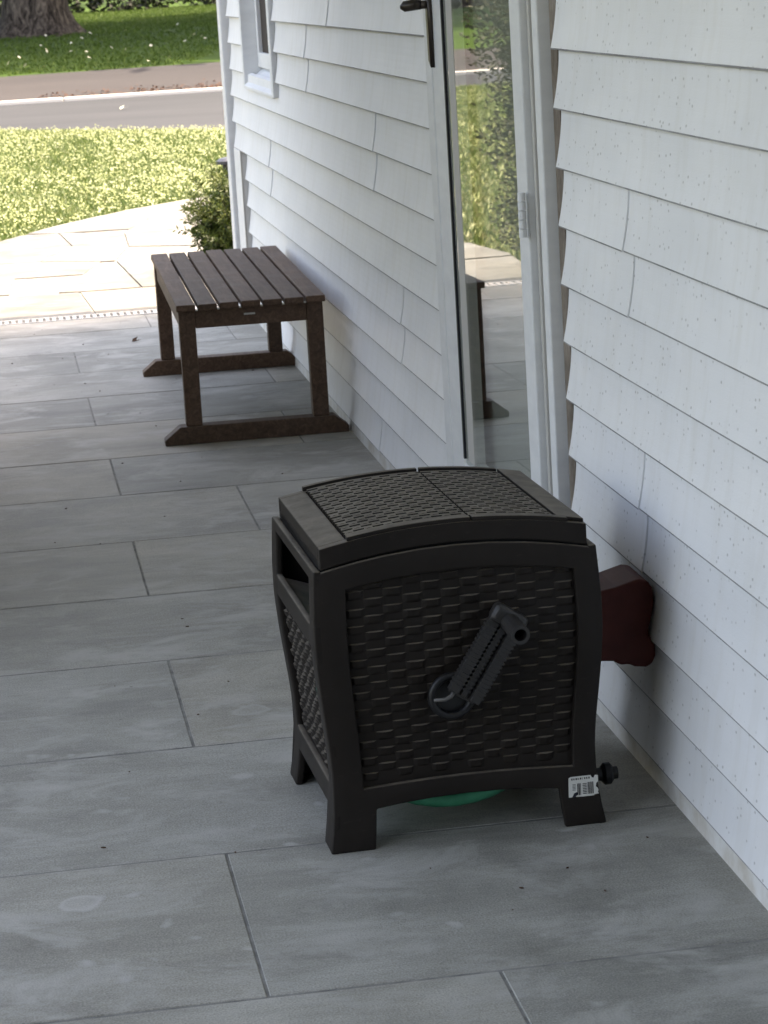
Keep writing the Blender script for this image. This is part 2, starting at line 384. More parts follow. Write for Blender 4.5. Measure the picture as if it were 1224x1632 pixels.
# ------------------------------------------------------------------ porch floor
def add_slab(parent, poly, z0, z1, m, name='paving_slab'):
    cx = sum(p[0] for p in poly)/len(poly); cy = sum(p[1] for p in poly)/len(poly)
    s = MB().prism([(p[0]-cx, p[1]-cy) for p in poly], 2, z0, z1)
    o = s.build(name, m, parent, bevel=.0013, seg=1); o.location = (cx, cy, 0); return o
floor = structure(MB().box(-2.35, .02, -1.2, 10.36, -.026, -.0012).build('porch_floor', M['mortar']))
rows = [-1.2, -.62, -.04, .55, 1.13, 1.72, 2.595, 3.176, 3.759, 4.335, 4.938, 5.497, 6.071, 6.652, 7.195, 7.771, 8.334, 8.887, 9.426, 9.961, 10.36]
J = .0024
for i, (a, b_) in enumerate(zip(rows, rows[1:])):
    k = {(2.595):(-.396,), 3.176:(-.706,), 3.759:(-1.25,-.02), 4.335:(-.707,), 4.938:(-1.2,-.1), 5.497:(-.708,), 6.071:(-.40,-1.3), 6.652:(-.704,),
         7.195:(-1.3,-.15), 7.771:(-.716,), 8.334:(-1.2,-.1), 8.887:(-.72,), 9.426:(-1.25,-.12), 9.961:(-.40,-1.1)}.get(a, (-.7-.3*(i % 2),))
    cuts = sorted([-2.33] + [q for q in k if q < -.05] + ([-1.65] if min(k) > -1.0 else []) + [.016])
    for x0, x1 in zip(cuts, cuts[1:]):
        jz = random.uniform(-.0006, .0006); sk = random.uniform(-.0015, .0015)
        add_slab(floor, [(x0+J*.85, a+J*1.5+sk), (x1-J*.85, a+J*1.5-sk), (x1-J*.85, b_-J*1.5), (x0+J*.85, b_-J*1.5)], -.0045, jz, M['bluestone'])

# channel drain with a slotted grate along the open end of the porch
dr = thing('drain_grate', 'pale slotted drain grate set across the paving at the end of the porch', 'drain grate', (0, 10.43, 0))
MB().box(-2.3, .05, -.052, .052, -.03, -.016).build('drain_pit', M['slot'], dr)
fr = MB(); fr.box(-2.3, .05, -.058, -.044, -.016, .002); fr.box(-2.3, .05, .044, .058, -.016, .002)
fr.build('frame', M['grate'], dr)
br = MB(); x = -2.29
while x < .04: br.box(x, x+.0145, -.0435, .0435, -.014, .001); x += .0272
stuff(br.build('bar', M['grate'], dr))

# ------------------------------------------------------------------ walkway of irregular flagstones
walk = structure(MB().box(-1.16, .30, 10.495, 10.52, -.026, -.006).build('walkway', M['mortar']))
outline = [(-1.40,10.495), (-1.47,10.9), (-1.52,11.5), (-1.45,12.1), (-1.25,12.9), (-.95,13.88), (-.62,14.58), (-.19,15.28), (.20,15.73), (.75,16.25), (1.35,16.7), (1.6,15.9), (.95,15.1), (.42,14.3), (.16,13.4), (.12,12.6), (.14,10.495)]
walk.data = MB().prism(outline, 2, -.026, -.0045).mesh('walkway'); walk.data.materials.append(M['mortar'])
def poly_clip(poly, a, b_):
    """keep the part of poly on the left of the line a->b"""
    out = []; d = lambda p: (b_[0]-a[0])*(p[1]-a[1])-(b_[1]-a[1])*(p[0]-a[0])
    for p, q in zip(poly, poly[1:]+poly[:1]):
        dp, dq = d(p), d(q)
        if dp >= 0: out.append(p)
        if (dp >= 0) != (dq >= 0):
            t = dp/(dp-dq); out.append((p[0]+(q[0]-p[0])*t, p[1]+(q[1]-p[1])*t))
    return out
def inset(poly, d):
    out = list(poly)
    n = len(poly)
    ar = sum(poly[i][0]*poly[(i+1) % n][1]-poly[(i+1) % n][0]*poly[i][1] for i in range(n))
    if ar < 0: poly = poly[::-1]
    out = list(poly)
    for p, q in zip(poly, poly[1:]+poly[:1]):
        L = math.hypot(q[0]-p[0], q[1]-p[1])
        if L < 1e-6: continue
        nx, ny = -(q[1]-p[1])/L*d, (q[0]-p[0])/L*d
        out = poly_clip(out, (p[0]+nx, p[1]+ny), (q[0]+nx, q[1]+ny))
    return out
LEFT, RIGHT = -1.7, 1.8
cells = []   # hand-laid joints, in metres on the ground
def cell(p, m='flagstone'): cells.append((p, m))
cell([(LEFT,10.49), (-.591,10.487), (-.622,11.305), (LEFT,11.43)])
cell([(-.591,10.487), (.3,10.487), (.3,11.29), (-.622,11.305)], 'tan_flagstone')
cell([(LEFT,11.43), (-.922,11.40), (-.888,12.03), (LEFT,12.1)])
cell([(-.922,11.40), (-.622,11.305), (-.35,11.30), (-.40,12.49), (-.468,12.50), (-.583,11.962), (-.888,12.03)])
cell([(-.35,11.30), (.3,11.29), (.3,12.42), (-.40,12.49)])
cell([(LEFT,12.1), (-.888,12.03), (-.583,11.962), (-.468,12.50), (-.76,12.69), (LEFT,12.85)])
cell([(LEFT,12.85), (-.76,12.69), (-.577,13.348), (-.62,14.12), (LEFT,14.25)])
cell([(-.76,12.69), (-.468,12.50), (-.40,12.49), (-.30,13.14), (-.577,13.348)])
cell([(-.40,12.49), (.3,12.42), (.3,12.86), (.046,12.917), (-.30,13.14)])
cell([(-.577,13.348), (-.30,13.14), (-.28,13.92), (-.62,14.12)])
cell([(-.30,13.14), (.046,12.917), (.5,12.8), (.5,13.62), (-.28,13.92)])
cell([(LEFT,14.25), (-.62,14.12), (-.28,13.92), (-.10,14.6), (-.45,15.2), (LEFT,15.4)])
cell([(-.28,13.92), (.5,13.62), (.9,14.1), (.35,14.9), (-.10,14.6)])
cell([(-.10,14.6), (.35,14.9), (.5,16.2), (-.2,16.0), (-.45,15.2)])
cell([(.35,14.9), (.9,14.1), (1.8,15.6), (1.8,17), (.5,16.2)])
for p, m_ in cells:
    # clip the stone to the (locally convex) outline by testing against its left/top and right arcs
    q = p
    L_arc = [(-1.40,10.4), (-1.47,10.9), (-1.52,11.5), (-1.45,12.1), (-1.25,12.9), (-.95,13.88), (-.62,14.58), (-.19,15.28), (.20,15.73), (.75,16.25), (1.35,16.7)]
    cy = sum(a[1] for a in p)/len(p)
    for a, b_ in zip(L_arc, L_arc[1:]):
        if a[1]-1.6 <= cy <= b_[1]+1.6 and not (b_[1] < 12 and cy > 13): q = poly_clip(q, b_, a)
    for a, b_ in zip([(.14,10.4), (.12,12.6), (.16,13.4), (.42,14.3), (.95,15.1), (1.6,15.9)], [(.12,12.6), (.16,13.4), (.42,14.3), (.95,15.1), (1.6,15.9), (1.35,16.7)]):
        if a[1]-.9 <= cy <= b_[1]+.9: q = poly_clip(q, a, b_)
    if len(q) < 3: continue
    q = inset(q, .0045)
    if len(q) < 3: continue
    add_slab(walk, q, -.0075, .001+random.uniform(-.002,.003), M[m_])

# ------------------------------------------------------------------ house
E_ = .1016
ZK = lambda k: 1.15943-(k-1)*E_
house = thing('house', 'white vinyl sided house wall with storm door and window along the porch', 'house')
wl = MB()
for y0, y1, z0, z1 in ((-4,4.44,0,2.6), (4.44,5.62,2.15,2.6), (5.62,8.72,0,2.6), (8.72,9.66,0,.90), (8.72,9.66,1.75,2.6), (9.66,10.36,0,2.6), (4.44,5.62,0,.18)):
    wl.box(.032, .16, y0, y1, z0, z1)
wl.box(.16, 7, 10.3, 10.36, 0, 2.6)
wl.build('wall', M['dirty'], house)
def board_profile():
    p = []
    p.append((.027, E_-.0005))
    for i in range(7):
        s = .055+.945*i/6; p.append((.014*(1-s**1.75), E_*(1-s)))
    p += [(.0005,-.0026), (.006,-.0018), (.0135,0.0), (.0165,.002), (.030,.006), (.030,E_-.0005)]
    return p
PROF = board_profile()
cache = {}
def board(k, y0, y1, lift=0.0):
    key = (round(y0,3), round(y1,3))
    if key not in cache:
        m = MB().prism(PROF, 1, 0, y1-y0).mesh('siding_board'); m.materials.append(M['siding']); m.materials.append(M['lip_shade']); m.polygons[7].material_index = 1; cache[key] = m
    o = bpy.data.objects.new('siding_board', cache[key]); C.objects.link(o); o.parent = house
    o.location = (-lift, y0, ZK(k))
    return o
seams_left = {1: 7.3, 2: 7.85, 3: 7.85, 4: 6.55, 5: 6.57, 6: 9.04, 7: 9.04, 8: 6.25, 9: 6.27, 10: 8.0, 11: 8.02, 12: 6.75}
seams_right = {1: 1.9, 2: 2.4, 3: 2.4, 4: 3.945, 5: 3.925, 6: 2.2, 7: 2.2, 8: 3.905, 9: 3.90, 10: 2.5, 11: 2.5, 12: 1.5}
for k in range(-11, 13):
    sr = seams_right.get(k, 1.0+1.3*((k//2) % 3)); sL = seams_left.get(k, 6.2+.7*((k//2) % 3))
    board(k, -3.9, sr-.0004); board(k, sr+.0004, 4.395, .0026)
    end = 9.89 if k >= 7 else 10.25
    if ZK(k) > 2.12: board(k, 4.41, 5.625)
    if 3 >= k and ZK(k) < 1.74:
        board(k, 5.63, sL-.0004); board(k, sL+.0004, 8.655, .0026); board(k, 9.70, end)
    else:
        board(k, 5.63, sL-.0004); board(k, sL+.0004, end, .0026)
st = MB(); st.prism([(.004,.0), (.012,.0), (.012,.043), (.0065,.043)], 1, -3.9, 4.40); st.prism([(.004,.0), (.012,.0), (.012,.043), (.0065,.043)], 1, 5.63, 10.25)
st.build('starter_strip', mat('stained_strip', (.6,.57,.52), .6, .3, lambda n, b: n.links.new(ramp(n, noise(n, coords(n, (1,1,1), 'World'), 9, 6, .7), [(.35, (.55,.51,.45)), (.6, (.71,.705,.69))]), b.inputs['Base Color'])), house)
MB().box(-.020, .16, 10.285, 10.392, 0, 2.5).build('corner_post', M['trim'], house, bevel=.004)
MB().box(-.004, .02, 10.02, 10.25, 0, .648).build('corner_trim', M['trim'], house, bevel=.002)
jc = MB(); jc.box(-.006, .017, 9.985, 10.0, 0, .650); jc.box(-.006, .017, 9.893, 9.897, 0, .640)
jc.build('trim_channel', M['grey_trim'], house)
for a, b_ in ((4.398,4.402), (4.452,4.458)): pass
MB().box(.010, .017, 4.40, 4.452, .0, 2.1).build('door_channel', M['dirty'], house)

# porch roof, posts, house roof, and two unseen walls added to block light
rf = MB(); rf.box(-1.80, .0, -4, 7.8, 2.46, 2.58); rf.box(-1.83, -1.76, -4, 7.83, 2.36, 2.60); rf.box(-.42, .0, 7.8, 10.60, 2.46, 2.58)
rf.build('porch_ceiling', M['white_plain'], house)
MB().box(-1.86, -1.70, -1.28, 1.6, 0, 2.36).build('side_light_blocker', M['dirty'], house)  # unseen wall added to cut light from the near left
rr = MB(); rr.prism([(-1.88,2.60), (-.45,2.98), (-.45,2.60)], 1, -4.2, 7.9); rr.prism([(-.45,2.60), (3.5,4.1), (9.4,2.60)], 1, -4.2, 10.66); rr.build('roof', M['shoulder'], house)
for y in (.4, 4.3, 7.68):
    MB().box(-1.80, -1.69, y, y+.11, 0, 2.46).build('porch_post', M['trim'], house, bevel=.006)
MB().box(-2.3, 0.0, -1.45, -1.28, 0, 2.46).build('end_light_blocker', M['dirty'], house)  # unseen wall added behind the camera to keep light off the box front

# storm door (a part of the house, with its own pieces)
sd = MB().box(.0225, .038, 4.50, 5.60, .18, .215).build('storm_door', M['trim'], house)
cs = MB(); cs.box(-.012, .03, 5.545, 5.618, .17, 2.12); cs.box(-.012, .03, 4.458, 4.500, .10, 2.12); cs.box(-.002, .03, 4.503, 4.530, .10, 2.12); cs.box(-.012, .03, 4.53, 5.545, 2.07, 2.12)
cs.build('door_casing', M['trim'], sd, bevel=.003)
gv = MB(); gv.box(.004, .03, 4.532, 4.560, .15, 2.07); gv.box(-.003, .03, 4.563, 4.578, .15, 2.07); gv.box(.004, .03, 4.580, 4.612, .15, 2.07)
gv.build('hinge_jamb', M['grey_trim'], sd, bevel=.0015)
sr_ = MB(); sr_.box(-.010, .022, 4.616, 4.700, .20, 2.06); sr_.box(-.010, .022, 5.408, 5.543, .20, 2.06)
sr_.box(-.010, .022, 4.700, 5.408, 1.95, 2.06); sr_.prism([(-.010,.20), (.022,.20), (.022,.262), (-.002,.258), (-.010,.245)], 1, 4.700, 5.408)
sr_.build('door_frame', M['trim'], sd, bevel=.003)
gk = MB(); gk.box(-.0108, .018, 5.3955, 5.4075, .262, 1.95)
gk.build('gasket', M['gasket'], sd)
rv = MB(); rv.box(-.0062, .018, 5.305, 5.3945, .262, 1.95); rv.box(-.002, .018, 4.7005, 4.709, .262, 1.95)
rv.build('glazing_bead', M['grey_trim'], sd)
gp = MB().box(-.0025, .0025, -.375, .375, .25, 1.96).build('glass_pane', M['glass'], sd); gp.location = (.0005, 5.045, 0); gp.rotation_euler = (0, 0, R(.74))
MB().box(.040, .075, 4.46, 5.6, .18, 2.1).build('inner_door', M['inner_door'], sd)
hg = MB()
for i in range(5): hg.tube([(-.021, 4.612, .815+i*.0165), (-.021, 4.612, .830+i*.0165)], .0075, 10)
hg.build('hinge', M['trim'], sd, smooth=False)
hd = MB(); pl = [(.0,1.095), (.030,1.11), (.036,1.2), (.03,1.30), (.006,1.315), (-.004,1.2)]
hd.prism([(5.51+p[0]*.9, p[1]) for p in pl], 0, -.019, -.010)
hd.tube([(-.012,5.526,1.228), (-.032,5.526,1.228)], .009, 10)
lev = [Vector((-.058,5.530,1.228)), Vector((-.064,5.50,1.230)), Vector((-.066,5.46,1.229)), Vector((-.066,5.42,1.225)), Vector((-.062,5.40,1.222))]
hd.tube([Vector((-.030,5.526,1.228)), Vector((-.045,5.53,1.229)), Vector((-.066,5.535,1.226)), Vector((-.074,5.537,1.225))], [.010,.0125,.0115,.004], 10)
hd.build('handle', M['bronze'], sd, smooth=True)
ih = MB(); ih.box(.028,.041,5.36,5.39,1.12,1.3); ih.build('inner_handle_plate', M['bronze'], sd)

# window beyond the door
wn = MB().box(-.010, .05, 8.66, 8.72, .905, 1.78).build('window', M['trim'], house, bevel=.003)
wf = MB(); wf.box(-.004, .08, 9.655, 9.70, .905, 1.78); wf.box(-.008, .08, 8.722, 9.653, 1.72, 1.78)
wf.build('window_frame', M['trim'], wn, bevel=.003)
MB().prism([(-.006,.900), (.078,.900), (.078,.978), (-.006,.912)], 1, 8.722, 9.653).build('sill', M['trim'], wn, bevel=.003)
sh = MB(); sh.box(.052,.078,8.722,8.775,.976,1.72); sh.box(.052,.078,9.60,9.653,.976,1.72); sh.box(.052,.078,8.775,9.60,.976,1.03)
sh.build('sash', M['trim'], wn, bevel=.002)
MB().box(.066, .070, 8.775, 9.60, 1.03, 1.72).build('screen', M['screen'], wn)
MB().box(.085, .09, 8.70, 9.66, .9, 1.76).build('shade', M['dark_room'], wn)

# ------------------------------------------------------------------ bench
bench = thing('garden_bench', 'low dark brown slatted wooden bench standing against the white siding', 'bench', (-.266, 7.29, 0), R(-1.05))
HX = .2135; LEN = 1.46
for i in range(7):
    w_ = .0545; x0 = -HX + i*(2*HX-w_)/6
    s = MB(); 
    s.box(x0, x0+w_, 0, LEN, .386, .405)
    o = s.build('slat', M['wood'], bench, bevel=.003); o.location.z = random.uniform(-.0012,.0008)
for yy in (.026, LEN-.026-.048):
    for sx in (-1, 1):
        s = MB(); x0 = -HX+.006 if sx < 0 else HX-.006-.047
        s.box(x0, x0+.047, yy, yy+.048, .052, .3855); s.build('leg', M['wood'], bench, bevel=.003)
    s = MB(); s.box(-HX+.0535, HX-.0535, yy+.003, yy+.030, .333, .3855); s.build('end_rail', M['wood'], bench, bevel=.002)
    s = MB(); z1 = .052
    s.prism([(-.272,0), (.262,0), (.262,.020), (.222,z1), (-.226,z1), (-.272,.016)], 1, yy-.006, yy+.054)
    s.build('foot_rail', M['wood'], bench, bevel=.003)
for sx in (-1, 1):
    x0 = -HX+.012 if sx < 0 else HX-.012-.022
    s = MB(); s.box(x0, x0+.022, .0745, LEN-.0745, .325, .3855); s.build('side_rail', M['wood'], bench, bevel=.002)
for i in range(6):
    x_ = -HX+.058+i*(2*HX-.0545)/6; MB().box(x_-.0028, x_+.0028, .004, .011, .386, .390).build('screw', M['bright_steel'], bench)
MB().box(-.02, .012, .0275, .0288, .362, .367).build('maker_plate', M['bright_steel'], bench)

# ------------------------------------------------------------------ hose reel box
hb = thing('hose_reel_box', 'dark brown wicker patterned hose reel box with a crank on its front', 'hose reel', (-.341, 3.918, 0), R(1.7))
def interp(t, tab):
    for (a, va), (b_, vb) in zip(tab, tab[1:]):
        if t <= b_:
            f = (t-a)/(b_-a); f = f*f*(3-2*f) if len(tab) < 4 else f; return va+(vb-va)*f
    return tab[-1][1]
WT = [(0,.2160), (.02,.2125), (.055,.2075), (.11,.2050), (.16,.2075), (.21,.2130), (.26,.2180), (.31,.2215), (.36,.2215), (.41,.2190), (.47,.2150)]
def W(z): return interp(z, WT)
DY = -.003
def arch(u): return .026*(1-u*u)
def front_pt(u, z, off=0.0, side=-1):
    """point on the front (side -1) or back (+1) shell"""
    return (u*W(z), side*(W(z)+DY-off*1.0) , z)
def side_pt(u, z, off=0.0, side=-1):
    return (side*(W(z)-off), u*(W(z)+DY), z)
def grid_shell(fn, us, zs_of, nz, hole, name, thick, m=M['plastic'], bev=.0025, flip=False):
    """us: list of u lines; zs_of(u, j): z of row line j; hole(i,j) true = no cell"""
    mb = MB(); nu = len(us)
    for j in range(nz):
        for u in us: mb.v.append(fn(u, zs_of(u, j)))
    for j in range(nz-1):
        for i in range(nu-1):
            if hole(i, j): continue
            q = (j*nu+i, j*nu+i+1, (j+1)*nu+i+1, (j+1)*nu+i)
            mb.f.append(q[::-1] if flip else q)
    me = mb.rawmesh(name)
    bm = bmesh.new(); bm.from_mesh(me); bmesh.ops.delete(bm, geom=[v for v in bm.verts if not v.link_faces], context='VERTS'); bm.to_mesh(me); bm.free()
    o = link(name, me, m, hb)
    sm = o.modifiers.new('solid', 'SOLIDIFY'); sm.thickness = thick; sm.offset = -1; sm.use_even_offset = True
    b = o.modifiers.new('bevel', 'BEVEL'); b.width = bev; b.segments = 2; b.limit_method = 'ANGLE'; b.angle_limit = R(40)
    for p in me.polygons: p.use_smooth = True
    return o
def lin(a, b_, n): return [a+(b_-a)*i/(n-1) for i in range(n)]
# front and back faces: frame with a wicker field cut out and a gap between the legs
us = [-1, -.86, -.78] + lin(-.66, .66, 7) + [.70, .80, 1]
us = [-1, -.90, -.775, -.68] + lin(-.5, .5, 5) + [.70, .825, .9, 1]
iu0, iu1 = 2, len(us)-3       # wicker field between u=-.775 and .825
lu0, lu1 = 3, len(us)-4       # leg gap between u=-.68 and .70
nb, nw = 3, 9
def front_z(u, j):
    zb = .050+.020*(1-u*u)         # bottom of the rail
    zw = .090+.010*(1-u*u)         # bottom of the field
    zt = .400+arch(u)*.95          # top of the field
    ztop = .436+arch(u)
    if j <= 2: return zb*j/2
    if j == 3: return zw
    if j <= 3+nw: return zw+(zt-zw)*(j-3)/nw
    return ztop
NZ = 3+nw+2
def front_hole(i, j):
    if j < 2 and lu0 <= i < lu1: return True
    if 3 <= j < 3+nw and iu0 <= i < iu1: return True
    return False
grid_shell(lambda u, z: front_pt(u, z), us, front_z, NZ, front_hole, 'front_frame', .012, flip=False)
grid_shell(lambda u, z: front_pt(u, z, 0, 1), us, lambda u, j: front_z(u, j)*(.4 if j == 2 else .2 if j == 1 else 1), NZ, front_hole, 'rear_frame', .012, flip=True)
# side faces: grip opening above a wicker field
su = [-1, -.90, -.80, -.69] + lin(-.5, .5, 5) + [.69, .80, .9, 1]
def side_z(u, j):
    zb, zw, zt, zg0, zg1, ztop = .062, .098, .318, .352, .424, .4415
    if j <= 2: return zb*j/2
    if j == 3: return zw
    if j <= 3+nw: return zw+(zt-zw)*(j-3)/nw
    return [zg0, zg1, ztop][j-4-nw]
def side_hole(i, j):
    if j < 2 and 3 <= i < len(su)-4: return True
    if 3 <= j < 3+nw and 2 <= i < len(su)-3: return True
    if j == 4+nw and 2 <= i < len(su)-3: return True
    return False
for sd_ in (-1, 1):
    grid_shell(lambda u, z: side_pt(u, z, 0, sd_), su, side_z, 7+nw, side_hole, 'side_frame', .012, flip=(sd_ < 0))
# wicker fields: woven strands as raised pillows over a recessed back sheet
def wicker(fn, u0, u1, zlo, zhi, ncol, pitch, name, off=.009):
    mb = MB(); back = 10
    for i in range(back):
        e0, e1 = u0-.03, u1+.03; a, b_ = e0+(e1-e0)*i/back, e0+(e1-e0)*(i+1)/back
        for j in range(10):
            def Z(u, t): return zlo(u)-.004+(zhi(u)-zlo(u)+.008)*t
            mb.quad(fn(a, Z(a, j/10), off+.0025), fn(b_, Z(b_, j/10), off+.0025), fn(b_, Z(b_, (j+1)/10), off+.0025), fn(a, Z(a, (j+1)/10), off+.0025))
    du = (u1-u0)/ncol
    for c in range(ncol):
        a = u0+du*c; b_ = a+du
        uc = (a+b_)/2
        z = zlo(uc) - pitch*(.5 if c % 2 else 0)
        while z < zhi(uc):
            z0, z1 = max(z, zlo(uc)), min(z+pitch, zhi(uc)); h = (z1-z0)*.58
            if z1-z0 > pitch*.5:
                # over-strand: bulges in the middle, ends dive below its neighbours; lower edge has a sharp lip
                K = 4; Lz = (0.0, .30, .92, 1.0)
                ext = du*.10
                base = len(mb.v); z0 += pitch*(.2+random.uniform(-.05,.05)); hj = random.uniform(.7,1.15); tl = random.uniform(-.0006,.0006)
                for t in Lz:
                    for q in range(K+1):
                        s_ = q/K; uu = a-ext+(du+2*ext)*s_
                        uu = min(max(uu, u0+.002), u1-.002)
                        hump = math.sin(math.pi*s_)**.6 if 0 < s_ < 1 else 0
                        depth = off + .0036 + tl*(s_*2-1) - hj*hump*(.0008 if t == 0 else .0048 if t < .5 else .0066 if t < .95 else .0010)
                        mb.v.append(fn(uu, z0+h*t, depth))
                for jj in range(len(Lz)-1):
                    for q in range(K):
                        i0 = base+jj*(K+1)+q; mb.f.append((i0, i0+1, i0+K+2, i0+K+1))
            z += pitch
    o = mb.build(name, M['plastic'], hb, raw=True)
    return o
for s_ in (-1, 1):
    wicker(lambda u, z, off: front_pt(u, z, off, s_), -.775, .825, lambda u: .090+.010*(1-u*u), lambda u: .400+arch(u)*.95, 12, .0262, 'wicker_panel')
    wicker(lambda u, z, off: side_pt(u, z, off, s_), -.80, .80, lambda u: .098, lambda u: .318, 15, .0225, 'wicker_panel')
# grip shelves inside the side openings, and the dark inner tub
for s_ in (-1, 1):
    g = MB(); x0, x1 = s_*.2185, s_*.150
    g.quad((x0,-.17,.351), (x0,.17,.351), (x1,.17,.326), (x1,-.17,.326)); g.quad((x0,-.17,.347), (x0,.17,.347), (x1,.17,.322), (x1,-.17,.322))
    g.quad((x0,-.17,.351), (x0,.17,.351), (x0,.17,.347), (x0,-.17,.347))
    g.build('grip_shelf', M['plastic'], hb)
tub = MB(); tub.box(-.150,.150,-.185,.185,.30,.432); tub.build('inner_tub', M['black'], hb)
MB().box(-.192,.192,-.194,.194,.070,.078).build('light_block_pan', M['black'], hb)  # added plate that blocks light passing beneath the box
lp = MB(); lp.box(-.21,.21,-.206,-.198,.425,.435); lp.box(-.21,.21,.198,.206,.425,.435)
# lid: arched frame with skirt
LX, LY = .2045, .2085
def lidz(x, add=0.0): u = max(-1, min(1, x/LX)); return .4745+.0215*(1-u*u)+add
def strip(xs, ys_, top, bot, name, m=M['plastic'], bev=.002, flare=0.0):
    """solid arched slab over [xs]x[ys_]; top(x), bot(x)"""
    mb = MB(); n = len(xs)
    for y in ys_:
        for x in xs: mb.v.append((x, y, top(x)))
    for y in ys_:
        for x in xs:
            fx = x*(1+flare) ; fy = y*(1+flare)
            mb.v.append((fx, fy, bot(x)))
    k = len(ys_); T = n*k
    for j in range(k-1):
        for i in range(n-1):
            a = j*n+i; mb.f.append((a, a+1, a+n+1, a+n)); mb.f.append((T+a, T+a+n, T+a+n+1, T+a+1))
    for i in range(n-1):
        mb.f.append((i, T+i, T+i+1, i+1)); a = (k-1)*n+i; mb.f.append((a, a+1, T+a+1, T+a))
    for j in range(k-1):
        a = j*n; mb.f.append((a, a+n, T+a+n, T+a)); a = j*n+n-1; mb.f.append((a, T+a, T+a+n, a+n))
    return mb.build(name, m, hb, smooth=False, bevel=bev)
skirt = lambda x: .4405+.025*(1-max(-1,min(1,(x/LX)))**2)
xs_l = lin(-LX, LX, 25)
# lid base (lower plate visible at the rim) with its flared skirt
for ya_, yb_ in ((-LY, -.1895), (.1915, LY)):
    strip(xs_l, [ya_, yb_], lambda x: lidz(x, -.0012), skirt, 'lid_frame', bev=.0015)
strip(lin(-LX, -.1612, 6), [-.1893, .1913], lambda x: lidz(x, -.0012), skirt, 'lid_frame', bev=.0015)
strip(lin(.1612, LX, 6), [-.1893, .1913], lambda x: lidz(x, -.0012), skirt, 'lid_frame', bev=.0015)
strip(xs_l, [-LY+.012, LY-.012], lambda x: lidz(x, -.022), lambda x: skirt(x)-.012, 'lid_lining', M['black'], bev=0)
# rim strips standing proud of the plate; front and back ones are split at the hinge
SEAM = .028
def rim(x0, x1, y0, y1, add, name='lid_rim', n=9):
    return strip(lin(x0, x1, n), [y0, y1], lambda x: lidz(x, add), lambda x: lidz(x, -.0011), name, bev=.0015)
rim(-.162, SEAM-.0012, -LY+.0003, -.1905, .0055); rim(SEAM+.0012, .176, -LY+.0003, -.1905, .0055)
rim(-.165, SEAM-.0018, .196, LY-.001, .0065); rim(SEAM+.0018, .160, .196, LY-.001, .0065)
rim(.1635, LX-.001, -.1965, LY-.0006, .0050, n=4)
nt_ = MB()
# perforated woven tops left and right of the hinge: slots are real recesses
def slot_panel(x0, x1, y0, y1, name):
    mb = MB(); px_, py_ = .0300, .0168
    ny = int(round((y1-y0)/(py_)))
    py_ = (y1-y0)/ny
    H = lambda x: lidz(x, .0030); 
    def q(xa, xb, ya, yb, d=0.0):
        mb.quad((xa,ya,H(xa)-d), (xb,ya,H(xb)-d), (xb,yb,H(xb)-d), (xa,yb,H(xa)-d))
    for r in range(ny):
        ya = y0+r*py_; yb = ya+py_*.46; yc = ya+py_
        # plain strand band, slightly crowned
        n = max(2, int((x1-x0)/.015))
        for i in range(n):
            xa, xb = x0+(x1-x0)*i/n, x0+(x1-x0)*(i+1)/n; ym = (yb+yc)/2
            mb.quad((xa,yb,H(xa)-.0003), (xb,yb,H(xb)-.0003), (xb,ym,H(xb)), (xa,ym,H(xa)))
            mb.quad((xa,ym,H(xa)), (xb,ym,H(xb)), (xb,yc,H(xb)-.0003), (xa,yc,H(xa)-.0003))
        x = x0 - (px_*.5 if r % 2 else 0); d = .0003
        while x < x1:
            sa, sb = x, min(x+px_*.56, x1); ea = min(x+px_, x1)
            sa = max(sa, x0)
            if sb > sa+.001:
                D = .0110      # slot
                q(sa, sb, ya, yb, D)
                mb.quad((sa,ya,H(sa)-d), (sb,ya,H(sb)-d), (sb,ya,H(sb)-D), (sa,ya,H(sa)-D))
                mb.quad((sa,yb,H(sa)-d), (sb,yb,H(sb)-d), (sb,yb,H(sb)-D), (sa,yb,H(sa)-D))
                mb.quad((sa,ya,H(sa)-d), (sa,yb,H(sa)-d), (sa,yb,H(sa)-D), (sa,ya,H(sa)-D))
                mb.quad((sb,ya,H(sb)-d), (sb,yb,H(sb)-d), (sb,yb,H(sb)-D), (sb,ya,H(sb)-D))
            ga = max(x+px_*.56, x0)
            if ea > ga+.001:   # cross strand passing over: a little higher
                xm = (ga+ea)/2; t = .0004
                mb.quad((ga,ya,H(ga)-d), (xm,ya,H(xm)+t), (xm,yb,H(xm)+t), (ga,yb,H(ga)-d))
                mb.quad((xm,ya,H(xm)+t), (ea,ya,H(ea)-d), (ea,yb,H(ea)-d), (xm,yb,H(xm)+t))
            x += px_
    return mb.build(name, M['plastic'], hb, raw=False)
slot_panel(-.160, SEAM-.0012, -.1885, .190, 'lid_panel'); slot_panel(SEAM+.0012, .160, -.1885, .190, 'lid_panel')
